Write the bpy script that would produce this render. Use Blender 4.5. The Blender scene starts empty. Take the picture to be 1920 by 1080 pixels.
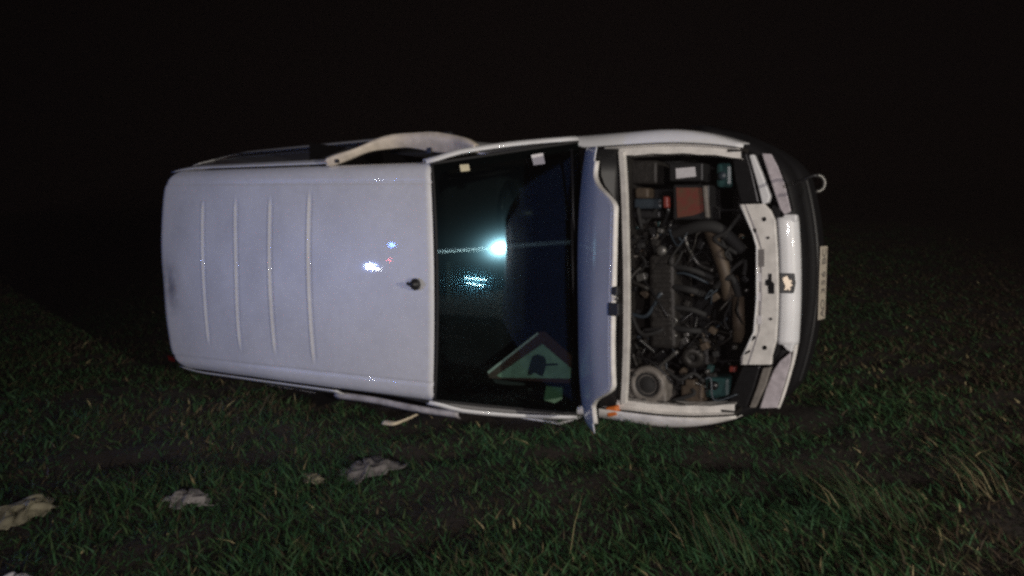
import bpy, bmesh, math, random
import numpy as np
from mathutils import Vector, Matrix
R = math.radians
random.seed(7); rng = np.random.default_rng(7)
S = bpy.context.scene
ZC = 0.79                                   # height of the overturned van's long axis above the grass
# van coordinates: u forward, v to the van's left (= up now), w to the van's roof (= towards the viewer)
def W(u, v, w): return Vector((u, -w, v + ZC))

# ------------------------------------------------------------------ camera
CAMV = np.array([0.619, 0.265, 4.341]); FPX = 1305.0
RM = np.array([[0.840, -0.002, -0.542], [0.043, -0.997, 0.070], [-0.541, -0.083, -0.837]])
cd = bpy.data.cameras.new('camera'); cam = bpy.data.objects.new('camera', cd); S.collection.objects.link(cam)
cd.sensor_width = 36; cd.lens = FPX * 36 / 1920; cd.clip_end = 2000; cd.clip_start = .05
right = W(*RM[0]) - W(0, 0, 0); down = W(*RM[1]) - W(0, 0, 0); fwd = W(*RM[2]) - W(0, 0, 0)
fwd.normalize(); right = (right - right.dot(fwd) * fwd).normalized(); up = right.cross(fwd).normalized()
cam.matrix_world = Matrix(((right.x, up.x, -fwd.x, 0), (right.y, up.y, -fwd.y, 0), (right.z, up.z, -fwd.z, 0), (0, 0, 0, 1)))
cam.location = W(*CAMV)
S.camera = cam
def ray(px, py): return np.array([(px - 960) / FPX, (py - 540) / FPX, 1.0]) @ RM
def P(px, py, val, axis=2):
    """the point of the van (van coordinates) on the plane axis = val that the photograph shows at px, py"""
    d = ray(px, py); return tuple(CAMV + (val - CAMV[axis]) / d[axis] * d)
def G(px, py, h=0.0):
    p = P(px, py, h - ZC, 1); return W(*p)

# ------------------------------------------------------------------ night sky, vehicle lamps, exposure
wd = bpy.data.worlds.new('World'); S.world = wd; wd.use_nodes = True
nt = wd.node_tree; bg = nt.nodes['Background']
sky = nt.nodes.new('ShaderNodeTexSky'); sky.sky_type = 'NISHITA'; sky.sun_disc = False
sky.sun_elevation = R(-4); sky.sun_rotation = R(200)
mixw = nt.nodes.new('ShaderNodeMix'); mixw.data_type = 'RGBA'; mixw.inputs[0].default_value = .97
mixw.inputs[7].default_value = (.034, .018, .020, 1)
nt.links.new(sky.outputs[0], mixw.inputs[6]); nt.links.new(mixw.outputs[2], bg.inputs[0])
bg.inputs[1].default_value = .010
def spot(name, loc, target, watts, col, radius, size=60, blend=.8):
    l = bpy.data.lights.new(name, 'SPOT'); l.energy = watts; l.color = col; l.shadow_soft_size = radius
    l.spot_size = R(size); l.spot_blend = blend
    o = bpy.data.objects.new(name, l); S.collection.objects.link(o); o.location = loc
    o.rotation_euler = (Vector(target) - Vector(loc)).to_track_quat('-Z', 'Y').to_euler(); return o
def point(name, loc, watts, col, radius):
    l = bpy.data.lights.new(name, 'POINT'); l.energy = watts; l.color = col; l.shadow_soft_size = radius
    o = bpy.data.objects.new(name, l); S.collection.objects.link(o); o.location = loc; return o
MID = W(-1.3, .05, 1.2)
# the vehicles that stopped beside the wreck: their lamps, unlike the unseen main spot, are mirrored in windscreen and roof
spot('headlamp_spot', W(6.94, .77, 4.95), W(.1, .1, .5), 1300, (1, .92, .80), .075, 84, 1.0)
spot('unseen_main_spot', W(3.9, .80, 8.4), W(-.45, -.2, .9), 1130, (1.0, .92, .92), .09, 60, 1.0)  # unseen main light on the viewer's side, set to light roof and front
spot('patrol_headlamp_spot', W(-8.04, -.22, 8.25), W(-1.0, .2, 1.3), 540, (.30, .43, 1.0), .085, 34, .9)
point('second_headlamp', W(-7.91, -.28, 8.32), 6, (.9, .95, 1), .05)
point('beacon_lamp', W(-7.67, .40, 8.45), 30, (.10, .22, 1.0), .07)
point('tail_lamp', W(-7.71, -.02, 8.43), 3, (1.0, .12, .15), .04)
point('parking_lamp', W(7.64, .50, 3.21), 4, (.55, .9, 1), .05)
point('parking_lamp', W(7.73, .47, 2.94), 4, (.55, .9, 1), .05)
point('marker_lamp', W(7.19, -.66, 4.39), .6, (.7, .9, 1), .025)
def bar_lamp(name, a, b, watts):
    l = bpy.data.lights.new(name, 'AREA'); l.shape = 'RECTANGLE'; l.energy = watts; l.color = (.62, .95, 1)
    a, b = W(*a), W(*b); x = (b - a); l.size = x.length; l.size_y = .036; x.normalize()
    o = bpy.data.objects.new(name, l); COLL.objects.link(o); z = ((a + b) / 2 - W(-1.4, 0, 1.45)).normalized()
    y = z.cross(x).normalized(); z = x.cross(y)
    o.matrix_world = Matrix(((x.x, y.x, z.x, 0), (x.y, y.y, z.y, 0), (x.z, y.z, z.z, 0), (0, 0, 0, 1))); o.location = (a + b) / 2
COLL = S.collection
bar_lamp('daytime_strip_lamp', (6.476, -.426, 5.847), (6.77, -.543, 5.307), 8)
bar_lamp('daytime_strip_lamp', (6.479, -.661, 5.816), (6.755, -.814, 5.297), 8)
S.view_settings.view_transform = 'Standard'; S.view_settings.look = 'None'; S.view_settings.gamma = 1
S.view_settings.use_curve_mapping = False; S.view_settings.exposure = 0
S.cycles.filter_width = 2.8
S.cycles.use_denoising = False
S.cycles.sample_clamp_indirect = 1.0; S.cycles.max_bounces = 6; S.cycles.transparent_max_bounces = 12; S.cycles.caustics_reflective = False; S.cycles.caustics_refractive = False

# ------------------------------------------------------------------ materials
def mat(name, col, rough=.5, metal=0, coat=0, spec=.5, noise=0, nscale=8, dark=None, bump=0, bscale=60):
    m = bpy.data.materials.new(name); m.use_nodes = True; n = m.node_tree; b = n.nodes['Principled BSDF']
    b.inputs['Base Color'].default_value = (*col, 1); b.inputs['Roughness'].default_value = rough
    b.inputs['Metallic'].default_value = metal; b.inputs['Coat Weight'].default_value = coat
    b.inputs['Coat Roughness'].default_value = .03; b.inputs['Specular IOR Level'].default_value = spec
    tc = n.nodes.new('ShaderNodeTexCoord')
    if noise or dark:
        t = n.nodes.new('ShaderNodeTexNoise'); t.inputs['Scale'].default_value = nscale; t.inputs['Detail'].default_value = 8
        t.inputs['Roughness'].default_value = .65
        n.links.new(tc.outputs['Object'], t.inputs['Vector'])
        r = n.nodes.new('ShaderNodeValToRGB'); r.color_ramp.elements[0].position = .5 - .25; r.color_ramp.elements[1].position = .5 + .12
        d = dark or tuple(c * (1 - noise) for c in col)
        r.color_ramp.elements[0].color = (*d, 1); r.color_ramp.elements[1].color = (*col, 1)
        n.links.new(t.outputs['Fac'], r.inputs[0]); n.links.new(r.outputs[0], b.inputs['Base Color'])
    if bump:
        t2 = n.nodes.new('ShaderNodeTexNoise'); t2.inputs['Scale'].default_value = bscale; t2.inputs['Detail'].default_value = 5
        n.links.new(tc.outputs['Object'], t2.inputs['Vector'])
        bp = n.nodes.new('ShaderNodeBump'); bp.inputs['Strength'].default_value = bump; bp.inputs['Distance'].default_value = .01
        n.links.new(t2.outputs['Fac'], bp.inputs['Height']); n.links.new(bp.outputs[0], b.inputs['Normal'])
    return m
M = {}
M['white'] = mat('white_paint', (.70, .70, .71), .42, coat=.55, noise=.16, nscale=3)
def roof_paint():
    m = mat('roof_paint', (.70, .70, .71), .42, coat=.55, noise=.14, nscale=3); n = m.node_tree; b = n.nodes['Principled BSDF']
    src = b.inputs['Base Color'].links[0].from_socket; tc = [q for q in n.nodes if q.type == 'TEX_COORD'][0]
    def layer(fac, col, src):
        x = n.nodes.new('ShaderNodeMix'); x.data_type = 'RGBA'; n.links.new(fac, x.inputs[0]); n.links.new(src, x.inputs[6]); x.inputs[7].default_value = (*col, 1); return x.outputs[2]
    def noise(scale, vec, lo, hi, top):
        mp = n.nodes.new('ShaderNodeMapping'); mp.inputs['Scale'].default_value = vec; n.links.new(tc.outputs['Object'], mp.inputs[0])
        t = n.nodes.new('ShaderNodeTexNoise'); t.inputs['Scale'].default_value = scale; t.inputs['Detail'].default_value = 9; t.inputs['Roughness'].default_value = .7
        n.links.new(mp.outputs[0], t.inputs[0]); r = n.nodes.new('ShaderNodeMapRange'); r.inputs[1].default_value = lo; r.inputs[2].default_value = hi; r.inputs[4].default_value = top
        n.links.new(t.outputs['Fac'], r.inputs[0]); return r.outputs[0]
    src = layer(noise(26, (1, 1, 1), .45, .75, .28), (.42, .40, .38), src)
    src = layer(noise(9, (1, 22, 1), .66, .72, .45), (.38, .37, .36), src)      # scuffs running across the roof
    src = layer(noise(7, (16, 1, 1), .69, .73, .4), (.36, .35, .34), src)        # scratches along it
    d = n.nodes.new('ShaderNodeVectorMath'); d.operation = 'DISTANCE'; d.inputs[1].default_value = (-3.80, -.10, 1.70); n.links.new(tc.outputs['Object'], d.inputs[0])
    r = n.nodes.new('ShaderNodeMapRange'); r.inputs[1].default_value = .05; r.inputs[2].default_value = .22; r.inputs[3].default_value = 1; r.inputs[4].default_value = 0; n.links.new(d.outputs['Value'], r.inputs[0])
    mu = n.nodes.new('ShaderNodeMath'); mu.operation = 'MULTIPLY'; n.links.new(r.outputs[0], mu.inputs[0]); n.links.new(noise(14, (1, 1, 1), .35, .6, .7), mu.inputs[1])
    src = layer(mu.outputs[0], (.30, .28, .27), src); n.links.new(src, b.inputs['Base Color']); return m
M['roof'] = roof_paint()
M['white_dirty'] = mat('dirty_white_paint', (.74, .71, .67), .45, coat=.2, noise=.35, nscale=14)
M['scuffed_shade'] = mat('scuffed_and_shaded_white', (.40, .38, .39), .55, noise=.55, nscale=20)  # scuffed door frame, and the shade painted along the slam panel lip
M['warm_pale'] = mat('warm_pale_metal', (.66, .58, .48), .6, noise=.35, nscale=16)  # mottled beige for the bent door frame
M['black'] = mat('black_plastic', (.012, .012, .013), .5, noise=.4, nscale=20)
M['bumper'] = mat('bumper_plastic', (.007, .007, .008), .55, spec=.25, noise=.3, nscale=10, bump=.1, bscale=300)
M['rubber'] = mat('rubber', (.013, .013, .013), .8)
M['dark_metal'] = mat('grimy_metal', (.034, .031, .028), .55, .4, noise=.6, nscale=25, bump=.4, bscale=40)
M['oily'] = mat('oily_black', (.009, .009, .010), .35, noise=.5, nscale=30)
M['alu'] = mat('dull_aluminium', (.17, .165, .155), .45, .7, noise=.5, nscale=30, bump=.2, bscale=60)
M['pale_metal'] = mat('pale_pressed_metal', (.20, .18, .16), .55, .1, noise=.5, nscale=18)
M['tan'] = mat('tan_heat_shield', (.085, .062, .042), .6, .2, noise=.5, nscale=25)
M['teal'] = mat('teal_plastic', (.022, .065, .065), .4, noise=.5, nscale=15)
M['blue_grey'] = mat('blue_grey_plastic', (.028, .040, .052), .45, noise=.4, nscale=20)
M['red'] = mat('red_plastic', (.19, .030, .022), .45, noise=.3, nscale=30)
M['label_red'] = mat('printed_red_label', (.15, .032, .025), .5, dark=(.085, .062, .032), nscale=22)
M['label_white'] = mat('printed_white_label', (.62, .60, .62), .5, noise=.25, nscale=120)
M['cream'] = mat('cream_paper', (.55, .50, .34), .7, noise=.2, nscale=40)
M['chrome'] = mat('headlamp_reflector', (.85, .86, .86), .12, 1)
M['orange'] = mat('orange_lens', (.62, .16, .03), .25, coat=.5)
M['red_lens'] = mat('red_lens', (.22, .012, .012), .2, coat=.6)
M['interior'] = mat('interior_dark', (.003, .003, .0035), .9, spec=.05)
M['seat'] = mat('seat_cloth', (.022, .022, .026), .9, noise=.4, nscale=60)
M['sign_white'] = mat('sign_face', (.36, .46, .38), .6, noise=.55, nscale=11)
M['sign_red'] = mat('sign_border', (.09, .022, .018), .5, noise=.4, nscale=12)
M['sign_black'] = mat('sign_pictogram', (.010, .010, .012), .6)
M['green_card'] = mat('green_card', (.13, .24, .13), .6, noise=.3, nscale=14)
M['plate'] = mat('number_plate_face', (.46, .41, .33), .4, noise=.2, nscale=40)
M['plate_ink'] = mat('number_plate_ink', (.12, .11, .10), .5)
M['badge'] = mat('badge_metal', (.55, .47, .36), .35, .6, noise=.2, nscale=60)
M['cloth_grey'] = mat('dirty_grey_cloth', (.20, .185, .18), .9, noise=.5, nscale=12)
M['paper'] = mat('muddy_paper', (.24, .22, .15), .8, noise=.55, nscale=14)
M['pale'] = mat('pale_plastic', (.66, .56, .40), .6, noise=.3, nscale=18)
M['straw'] = mat('dry_straw', (.30, .24, .11), .7, noise=.3, nscale=40)

def glass_mat(name, tint, glare, grey_film=0):
    m = bpy.data.materials.new(name); m.use_nodes = True; n = m.node_tree; n.nodes.clear()
    out = n.nodes.new('ShaderNodeOutputMaterial'); tr = n.nodes.new('ShaderNodeBsdfTransparent'); tr.inputs[0].default_value = (*tint, 1)
    g = n.nodes.new('ShaderNodeBsdfAnisotropic'); g.inputs['Roughness'].default_value = 0.0
    fr = n.nodes.new('ShaderNodeFresnel'); fr.inputs[0].default_value = 1.42
    mx = n.nodes.new('ShaderNodeMixShader'); n.links.new(fr.outputs[0], mx.inputs[0]); n.links.new(tr.outputs[0], mx.inputs[1]); n.links.new(g.outputs[0], mx.inputs[2])
    if glare:      # cyan gloss layers that imitate glare and a streak around lamp reflections
        for rough, ani, wgt, col in ((.15, 0, .019 * glare, (.30, .72, 1)), (.075, 0, .022 * glare, (.4, .8, 1)), (.08, .96, .0020 * glare, (.5, .85, 1))):
            s = n.nodes.new('ShaderNodeBsdfAnisotropic'); s.inputs['Roughness'].default_value = rough; s.inputs['Color'].default_value = (*col, 1)
            if ani:
                s.inputs['Anisotropy'].default_value = ani
                tv = n.nodes.new('ShaderNodeCombineXYZ'); tv.inputs[2].default_value = 1; n.links.new(tv.outputs[0], s.inputs['Tangent'])
            m2 = n.nodes.new('ShaderNodeMixShader'); m2.inputs[0].default_value = wgt
            n.links.new(mx.outputs[0], m2.inputs[1]); n.links.new(s.outputs[0], m2.inputs[2]); mx = m2
    if grey_film:
        df = n.nodes.new('ShaderNodeBsdfDiffuse'); df.inputs[0].default_value = (.30, .30, .31, 1)  # even grey diffuse layer that lightens the glass
        m4 = n.nodes.new('ShaderNodeMixShader'); m4.inputs[0].default_value = grey_film
        n.links.new(mx.outputs[0], m4.inputs[1]); n.links.new(df.outputs[0], m4.inputs[2]); mx = m4
    n.links.new(mx.outputs[0], out.inputs[0]); return m
M['glass'] = glass_mat('windscreen_glass', (.47, .59, .54), 1)
M['side_glass'] = glass_mat('side_window_glass', (.45, .52, .50), .3, .30)
M['lens'] = mat('headlamp_lens', (.55, .50, .53), .30, coat=.7, noise=.40, nscale=22)
M['lens'].node_tree.nodes['Principled BSDF'].inputs['Coat Roughness'].default_value = .15

# ------------------------------------------------------------------ mesh helpers
COL = S.collection
class MB:
    def __init__(s): s.v = []; s.f = []
    def add(s, vs, fs):
        b = len(s.v); s.v += [tuple(p) for p in vs]; s.f += [tuple(b + i for i in f) for f in fs]; return s
    def box(s, c, d, rot=None):
        c = Vector(c); q = []
        for x in (-1, 1):
            for y in (-1, 1):
                for z in (-1, 1):
                    p = Vector((x * d[0] / 2, y * d[1] / 2, z * d[2] / 2))
                    if rot: p = rot @ p
                    q.append(c + p)
        return s.add(q, [(0, 1, 3, 2), (4, 6, 7, 5), (0, 4, 5, 1), (2, 3, 7, 6), (0, 2, 6, 4), (1, 5, 7, 3)])
    def grid(s, rows):
        nr, nc = len(rows), len(rows[0]); vs = [p for r in rows for p in r]
        return s.add(vs, [(i * nc + j, i * nc + j + 1, (i + 1) * nc + j + 1, (i + 1) * nc + j) for i in range(nr - 1) for j in range(nc - 1)])
    def tube(s, pts, r, n=10, caps=True):
        pts = [Vector(p) for p in pts]; rad = r if isinstance(r, (list, tuple)) else [r] * len(pts)
        rings = []; prev = None
        for i, p in enumerate(pts):
            t = (pts[min(i + 1, len(pts) - 1)] - pts[max(i - 1, 0)]).normalized()
            a = t.orthogonal().normalized() if prev is None else (prev - prev.dot(t) * t).normalized()
            prev = a; b = t.cross(a)
            rings.append([p + rad[i] * (math.cos(2 * math.pi * k / n) * a + math.sin(2 * math.pi * k / n) * b) for k in range(n)])
        vs = [p for q in rings for p in q]; fs = []
        for i in range(len(rings) - 1):
            for k in range(n): fs.append((i * n + k, i * n + (k + 1) % n, (i + 1) * n + (k + 1) % n, (i + 1) * n + k))
        if caps: fs += [tuple(reversed(range(n))), tuple((len(rings) - 1) * n + k for k in range(n))]
        return s.add(vs, fs)
    def prism(s, poly, dvec):
        n = len(poly); d = Vector(dvec); top = [Vector(p) for p in poly]; bot = [p + d for p in top]
        return s.add(top + bot, [tuple(range(n)), tuple(reversed(range(n, 2 * n)))] + [(i, n + i, n + (i + 1) % n, (i + 1) % n) for i in range(n)])
    def lathe(s, prof, c, axis, n=24):
        c = Vector(c); ax = Vector(axis).normalized(); a = ax.orthogonal().normalized(); b = ax.cross(a)
        return s.grid([[c + h * ax + r * (math.cos(2 * math.pi * k / n) * a + math.sin(2 * math.pi * k / n) * b) for k in range(n + 1)] for r, h in prof])
    def build(s, name, m, parent=None, smooth=False, bevel=0, solid=0, sub=0):
        me = bpy.data.meshes.new(name); me.from_pydata(s.v, [], s.f); me.update()
        bm = bmesh.new(); bm.from_mesh(me); bmesh.ops.remove_doubles(bm, verts=bm.verts, dist=1e-5)
        bmesh.ops.recalc_face_normals(bm, faces=bm.faces); bm.to_mesh(me); bm.free()
        o = bpy.data.objects.new(name, me); COL.objects.link(o); me.materials.append(M[m] if isinstance(m, str) else m)
        if smooth: me.polygons.foreach_set('use_smooth', [True] * len(me.polygons))
        if parent: o.parent = parent
        if solid:
            q = o.modifiers.new('Solidify', 'SOLIDIFY'); q.thickness = solid; q.offset = 0
        if bevel:
            q = o.modifiers.new('Bevel', 'BEVEL'); q.width = bevel; q.segments = 2; q.limit_method = 'ANGLE'
        if sub:
            q = o.modifiers.new('Subsurf', 'SUBSURF'); q.levels = sub; q.render_levels = sub
        return o
def tag(o, label=None, cat=None, group=None, kind=None):
    if label: o['label'] = label
    if cat: o['category'] = cat
    if group: o['group'] = group
    if kind: o['kind'] = kind
    return o
def smooth(x): x = max(0, min(1, x)); return x * x * (3 - 2 * x)
def lin(a, b, n): return [a + (b - a) * i / (n - 1) for i in range(n)]
def spline(pts, n=8):
    pts = [Vector(p) for p in pts]; out = []
    for i in range(len(pts) - 1):
        p0, p1, p2, p3 = pts[max(i - 1, 0)], pts[i], pts[i + 1], pts[min(i + 2, len(pts) - 1)]
        for k in range(n):
            t = k / n; out.append(.5 * ((2 * p1) + (p2 - p0) * t + (2 * p0 - 5 * p1 + 4 * p2 - p3) * t * t + (3 * p1 - p0 - 3 * p2 + p3) * t ** 3))
    return out + [pts[-1]]

# ------------------------------------------------------------------ the ground
def clump(x, y):
    return (np.sin(1.7 * x + 2.3 * y + .5) + np.sin(3.1 * x - 2.2 * y + 1.9) + .8 * np.sin(5.3 * x + 4.1 * y) + .6 * np.sin(9.7 * x - 7.3 * y + 2) + .5 * np.sin(15 * x + 17 * y)) / 3.9
RUT = [((-2.75, -2.75), (-1.9, -2.35)), ((-1.9, -2.35), (-1.2, -1.72)), ((-1.2, -1.72), (-.55, -1.35)), ((-.55, -1.35), (.5, -1.0))]
def rut(x, y):
    d = np.full(np.shape(x), 9.0)
    for (a, b), (c, e) in RUT:
        t = np.clip(((x - a) * (c - a) + (y - b) * (e - b)) / ((c - a) ** 2 + (e - b) ** 2), 0, 1)
        d = np.minimum(d, np.hypot(x - a - t * (c - a), y - b - t * (e - b)))
    return np.exp(-(d / .10) ** 2)
def slope(y):   # the field rises gently behind the van
    q = np.clip((y - .8) / 4.0, 0, None); return .085 * 4.0 * np.where(q < 1, q * q / 2, q - .5) * np.exp(-np.clip(y - 60, 0, None) / 150)
def gz(x, y): return bumps(x, y) + slope(y)
def bumps(x, y):
    return .022 * clump(x * .8, y * .8) + .012 * np.sin(11 * x + 3 * y) * np.sin(9 * y - 4 * x) - .025 * rut(x, y)
geo = list(.06 * 1.16 ** np.arange(1, 55)); geo = [g for g in np.cumsum(geo) if g < 240]
xs = np.array([-8 - g for g in reversed(geo)] + list(np.arange(-8, 3.5, .05)) + [3.5 + g for g in geo])
ys = np.array([-4.5 - g for g in reversed(geo)] + list(np.arange(-4.5, 3, .05)) + [3 + g for g in geo])
XX, YY = np.meshgrid(xs, ys); ZZ = bumps(XX, YY) * np.exp(-(np.hypot(XX + 1.5, YY) / 30) ** 2) + slope(YY)
nx, ny = len(xs), len(ys)
me = bpy.data.meshes.new('ground')
idx = np.arange(nx * ny).reshape(ny, nx)
fq = np.stack([idx[:-1, :-1], idx[:-1, 1:], idx[1:, 1:], idx[1:, :-1]], -1).reshape(-1, 4)
def np_mesh(me, verts, faces):
    k = faces.shape[1]; me.vertices.add(len(verts)); me.vertices.foreach_set('co', verts.astype(np.float32).ravel())
    me.loops.add(faces.size); me.loops.foreach_set('vertex_index', faces.astype(np.int32).ravel())
    me.polygons.add(len(faces)); me.polygons.foreach_set('loop_start', np.arange(0, faces.size, k, dtype=np.int32)); me.update(calc_edges=True)
np_mesh(me, np.stack([XX, YY, ZZ], -1).reshape(-1, 3), fq)
me.polygons.foreach_set('use_smooth', [True] * len(me.polygons))
M['soil'] = mat('muddy_soil', (.026, .019, .013), .9, dark=(.011, .008, .006), nscale=9, bump=1, bscale=35)
me.materials.append(M['soil'])
ground = bpy.data.objects.new('ground', me); COL.objects.link(ground); ground['kind'] = 'structure'

# grass: one mass of blades
def grass_material():
    m = bpy.data.materials.new('grass_blades'); m.use_nodes = True; n = m.node_tree; b = n.nodes['Principled BSDF']
    a = n.nodes.new('ShaderNodeAttribute'); a.attribute_name = 'tint'
    r = n.nodes.new('ShaderNodeValToRGB'); e = r.color_ramp.elements
    e[0].position = 0; e[0].color = (.014, .044, .018, 1); e[1].position = 1; e[1].color = (.32, .27, .14, 1)
    for p, c in ((.30, (.021, .068, .025, 1)), (.52, (.036, .078, .024, 1)), (.68, (.044, .040, .020, 1)), (.84, (.048, .032, .020, 1)), (.90, (.10, .078, .042, 1))):
        q = e.new(p); q.color = c
    n.links.new(a.outputs['Fac'], r.inputs[0]); n.links.new(r.outputs[0], b.inputs['Base Color'])
    b.inputs['Roughness'].default_value = .65; b.inputs['Specular IOR Level'].default_value = .22
    return m
M['grass'] = grass_material()
def blades(x, y, h, lean_a, lean, width, tint, name, parent=None):
    n = len(x); z = gz(x, y); yaw = rng.uniform(0, math.pi, n)
    wx, wy = np.cos(yaw) * width / 2, np.sin(yaw) * width / 2
    lx, ly = np.cos(lean_a), np.sin(lean_a)
    V = np.zeros((n, 6, 3))
    for k, (t, ws) in enumerate(((0, 1), (.55, .8), (1, .15))):
        ox = lx * h * lean * t ** 1.6; oy = ly * h * lean * t ** 1.6; oz = h * np.sqrt(np.maximum(.05, 1 - (lean * .75) ** 2)) * (t - .18 * lean * t * t)
        V[:, 2 * k] = np.stack([x + ox - wx * ws, y + oy - wy * ws, z + oz - .01], -1)
        V[:, 2 * k + 1] = np.stack([x + ox + wx * ws, y + oy + wy * ws, z + oz - .01], -1)
    b = np.arange(n)[:, None] * 6
    F = np.concatenate([b + np.array([[0, 1, 3, 2]]), b + np.array([[2, 3, 5, 4]])], 1).reshape(-1, 4)
    me = bpy.data.meshes.new(name); np_mesh(me, V.reshape(-1, 3), F)
    at = me.attributes.new('tint', 'FLOAT', 'POINT'); at.data.foreach_set('value', np.repeat(tint, 6).astype(np.float32))
    me.materials.append(M['grass']); o = bpy.data.objects.new(name, me); COL.objects.link(o)
    if parent: o.parent = parent
    return o
N = 560000
cx, cy = cam.location.x, cam.location.y
rr = 1.0 + 21 * rng.random(N) ** 1.5; base = math.atan2(fwd.y, fwd.x); aa = base + rng.uniform(-R(48), R(48), N)
gx, gy = cx + rr * np.cos(aa), cy + rr * np.sin(aa)
cl = clump(gx * 1.3, gy * 1.3); cl2 = clump(gx * .55 + 3, gy * .55 - 1)
keep = rng.random(N) < np.clip(.72 + .55 * cl - .25 * (cl2 < -.25), .34, 1) * (1 - .5 * rut(gx, gy))
wv = -gy
lim = np.where(gx < -1.2, 1.40, np.where(gx < -.45, .85, .30)); lim = np.where(gx < -3.2, 1.25, lim)
inside = (gx > -4.0) & (gx < .0) & (wv > -.05) & (wv < lim)
edge = (gx > -4.1) & (gx < .15) & (wv > -.2) & (wv < lim + .12)
keep &= ~inside
gx, gy, cl, cl2, edge, rr = (q[keep] for q in (gx, gy, cl, cl2, edge, rr))
n = len(gx)
h = (.022 + .058 * rng.random(n) ** 2.4) * (1 + .45 * cl); h[edge] *= .8
lean_a = rng.normal(2.6, 1.1, n) + .8 * cl2; lean = np.clip(rng.normal(.95, .22, n), .15, 1.3)
tint = np.clip(rng.normal(.38, .20, n) - .26 * cl2, 0, .9); dry = rng.random(n) < .018 + .05 * (cl2 < -.1); tint[dry] = rng.uniform(.8, 1, dry.sum())
brown = np.clip((gx - .1) * .75, 0, .75) + np.clip((-gx - 2.6) * .18, 0, .35) * (gy > -2.4) + np.clip((gy - .5) * .12, 0, .4)
tint = np.where(tint < .8, np.clip(tint + brown * rng.random(n), 0, .84), tint)
wdt = .0046 + .0042 * rng.random(n)
wdt *= np.clip(rr / 2.6, 1, 5)
tag(blades(gx, gy, h, lean_a, lean, wdt, tint, 'grass'), 'dark short matted grass covering the roadside field', None, None, 'stuff')

# thin mist volume, added to lift the blacks and hide the horizon
hz = MB().box((0, 0, 18.5), (620, 620, 43)).build('added_haze', 'soil'); hz['kind'] = 'stuff'
hm = bpy.data.materials.new('added_haze'); hm.use_nodes = True; hn = hm.node_tree; hn.nodes.clear()
ho = hn.nodes.new('ShaderNodeOutputMaterial'); hv = hn.nodes.new('ShaderNodeVolumePrincipled')
hv.inputs['Density'].default_value = .0016; hv.inputs['Color'].default_value = (.95, .74, .70, 1); hv.inputs['Anisotropy'].default_value = 0
hn.links.new(hv.outputs[0], ho.inputs['Volume']); hz.data.materials.clear(); hz.data.materials.append(hm)

# ------------------------------------------------------------------ THE VAN
van = bpy.data.objects.new('overturned_van', None); COL.objects.link(van)
van.location = (0, 0, ZC); van.rotation_euler = (R(90), 0, 0)
tag(van, 'white van lying on its side with bonnet open and engine bay showing', 'van')

# roof
def half(u): return .597 + .028 * max(0, min(2.3, -u - 1.55))
RIBS = [(-3.405, .425), (-3.073, .43), (-2.755, .425), (-2.425, .447)]
def crease(u): return .498 + .033 * (-u - 1.594)
rows = []
ss = sorted(set([round(x, 4) for x in lin(0, 1, 460)] + [round(1 - x, 4) for x in (.001, .003, .006, .01, .015, .02)]))
aa_ = sorted(set([round(x, 4) for x in lin(-1, 1, 61)] + [s * x for s in (-1, 1) for x in (.94, .955, .975, .985, .995, .81, .817, .824, .831, .838, .845, .852)]))
for s_ in ss:
    row = []
    for a in aa_:
        uf = -1.542 - .040 * a * a; ur = -3.945 + .055 * a * a + (.105 * max(0, (abs(a) - .74) / .26) ** 2.6)
        u = uf + (ur - uf) * s_; v = a * half(u)
        w = 1.722 - .028 * a * a - .012 * ((s_ - .45) * 2) ** 2
        k = max(0, (abs(a) - .88) / .12); w -= .060 * (1 - math.sqrt(max(0, 1 - k * k * .98)))
        k = max(0, (s_ - .955) / .045); w -= .10 * (1 - math.sqrt(max(0, 1 - k * k * .98)))
        k = max(0, (.012 - s_) / .012); w -= .012 * k * k
        for ru, rv in RIBS:
            d = u - ru - .012 * a * a
            if abs(d) < .06 and abs(v) < rv + .05:
                e = min(1, max(0, (rv + .03 - abs(v)) / .05)); w += .0055 * e * math.exp(-(d / .0068) ** 2) - .004 * e * math.exp(-((d - .022) / .010) ** 2)
        g = (abs(v) - crease(u)); w -= .0055 * math.exp(-(g / .0065) ** 2)
        w += (.0030 * math.sin(5 * u + 1) * math.sin(6 * v + .4) + .0018 * math.sin(13 * u) * math.cos(9 * v)) * smooth((-u - 2.2) / .8)
        w -= .016 * math.exp(-(((u + 3.83) / .07) ** 2 + ((v + .10) / .12) ** 2))
        row.append((u, v, w))
    rows.append(row)
roof = MB().grid(rows).build('roof', 'roof', van, True)
p = P(780, 533, 1.72)
MB().lathe([(0.0, .0), (.030, .0), (.030, .012), (.018, .022), (.016, .032), (0, .034)], p, (0, 0, 1), 16).build('antenna_base', 'black', roof, True)
MB().tube([(p[0], p[1], p[2] + .02), (p[0] - .035, p[1] + .004, p[2] + .028)], [.012, .008], 8).build('antenna_stub', 'black', roof, True)

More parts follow.
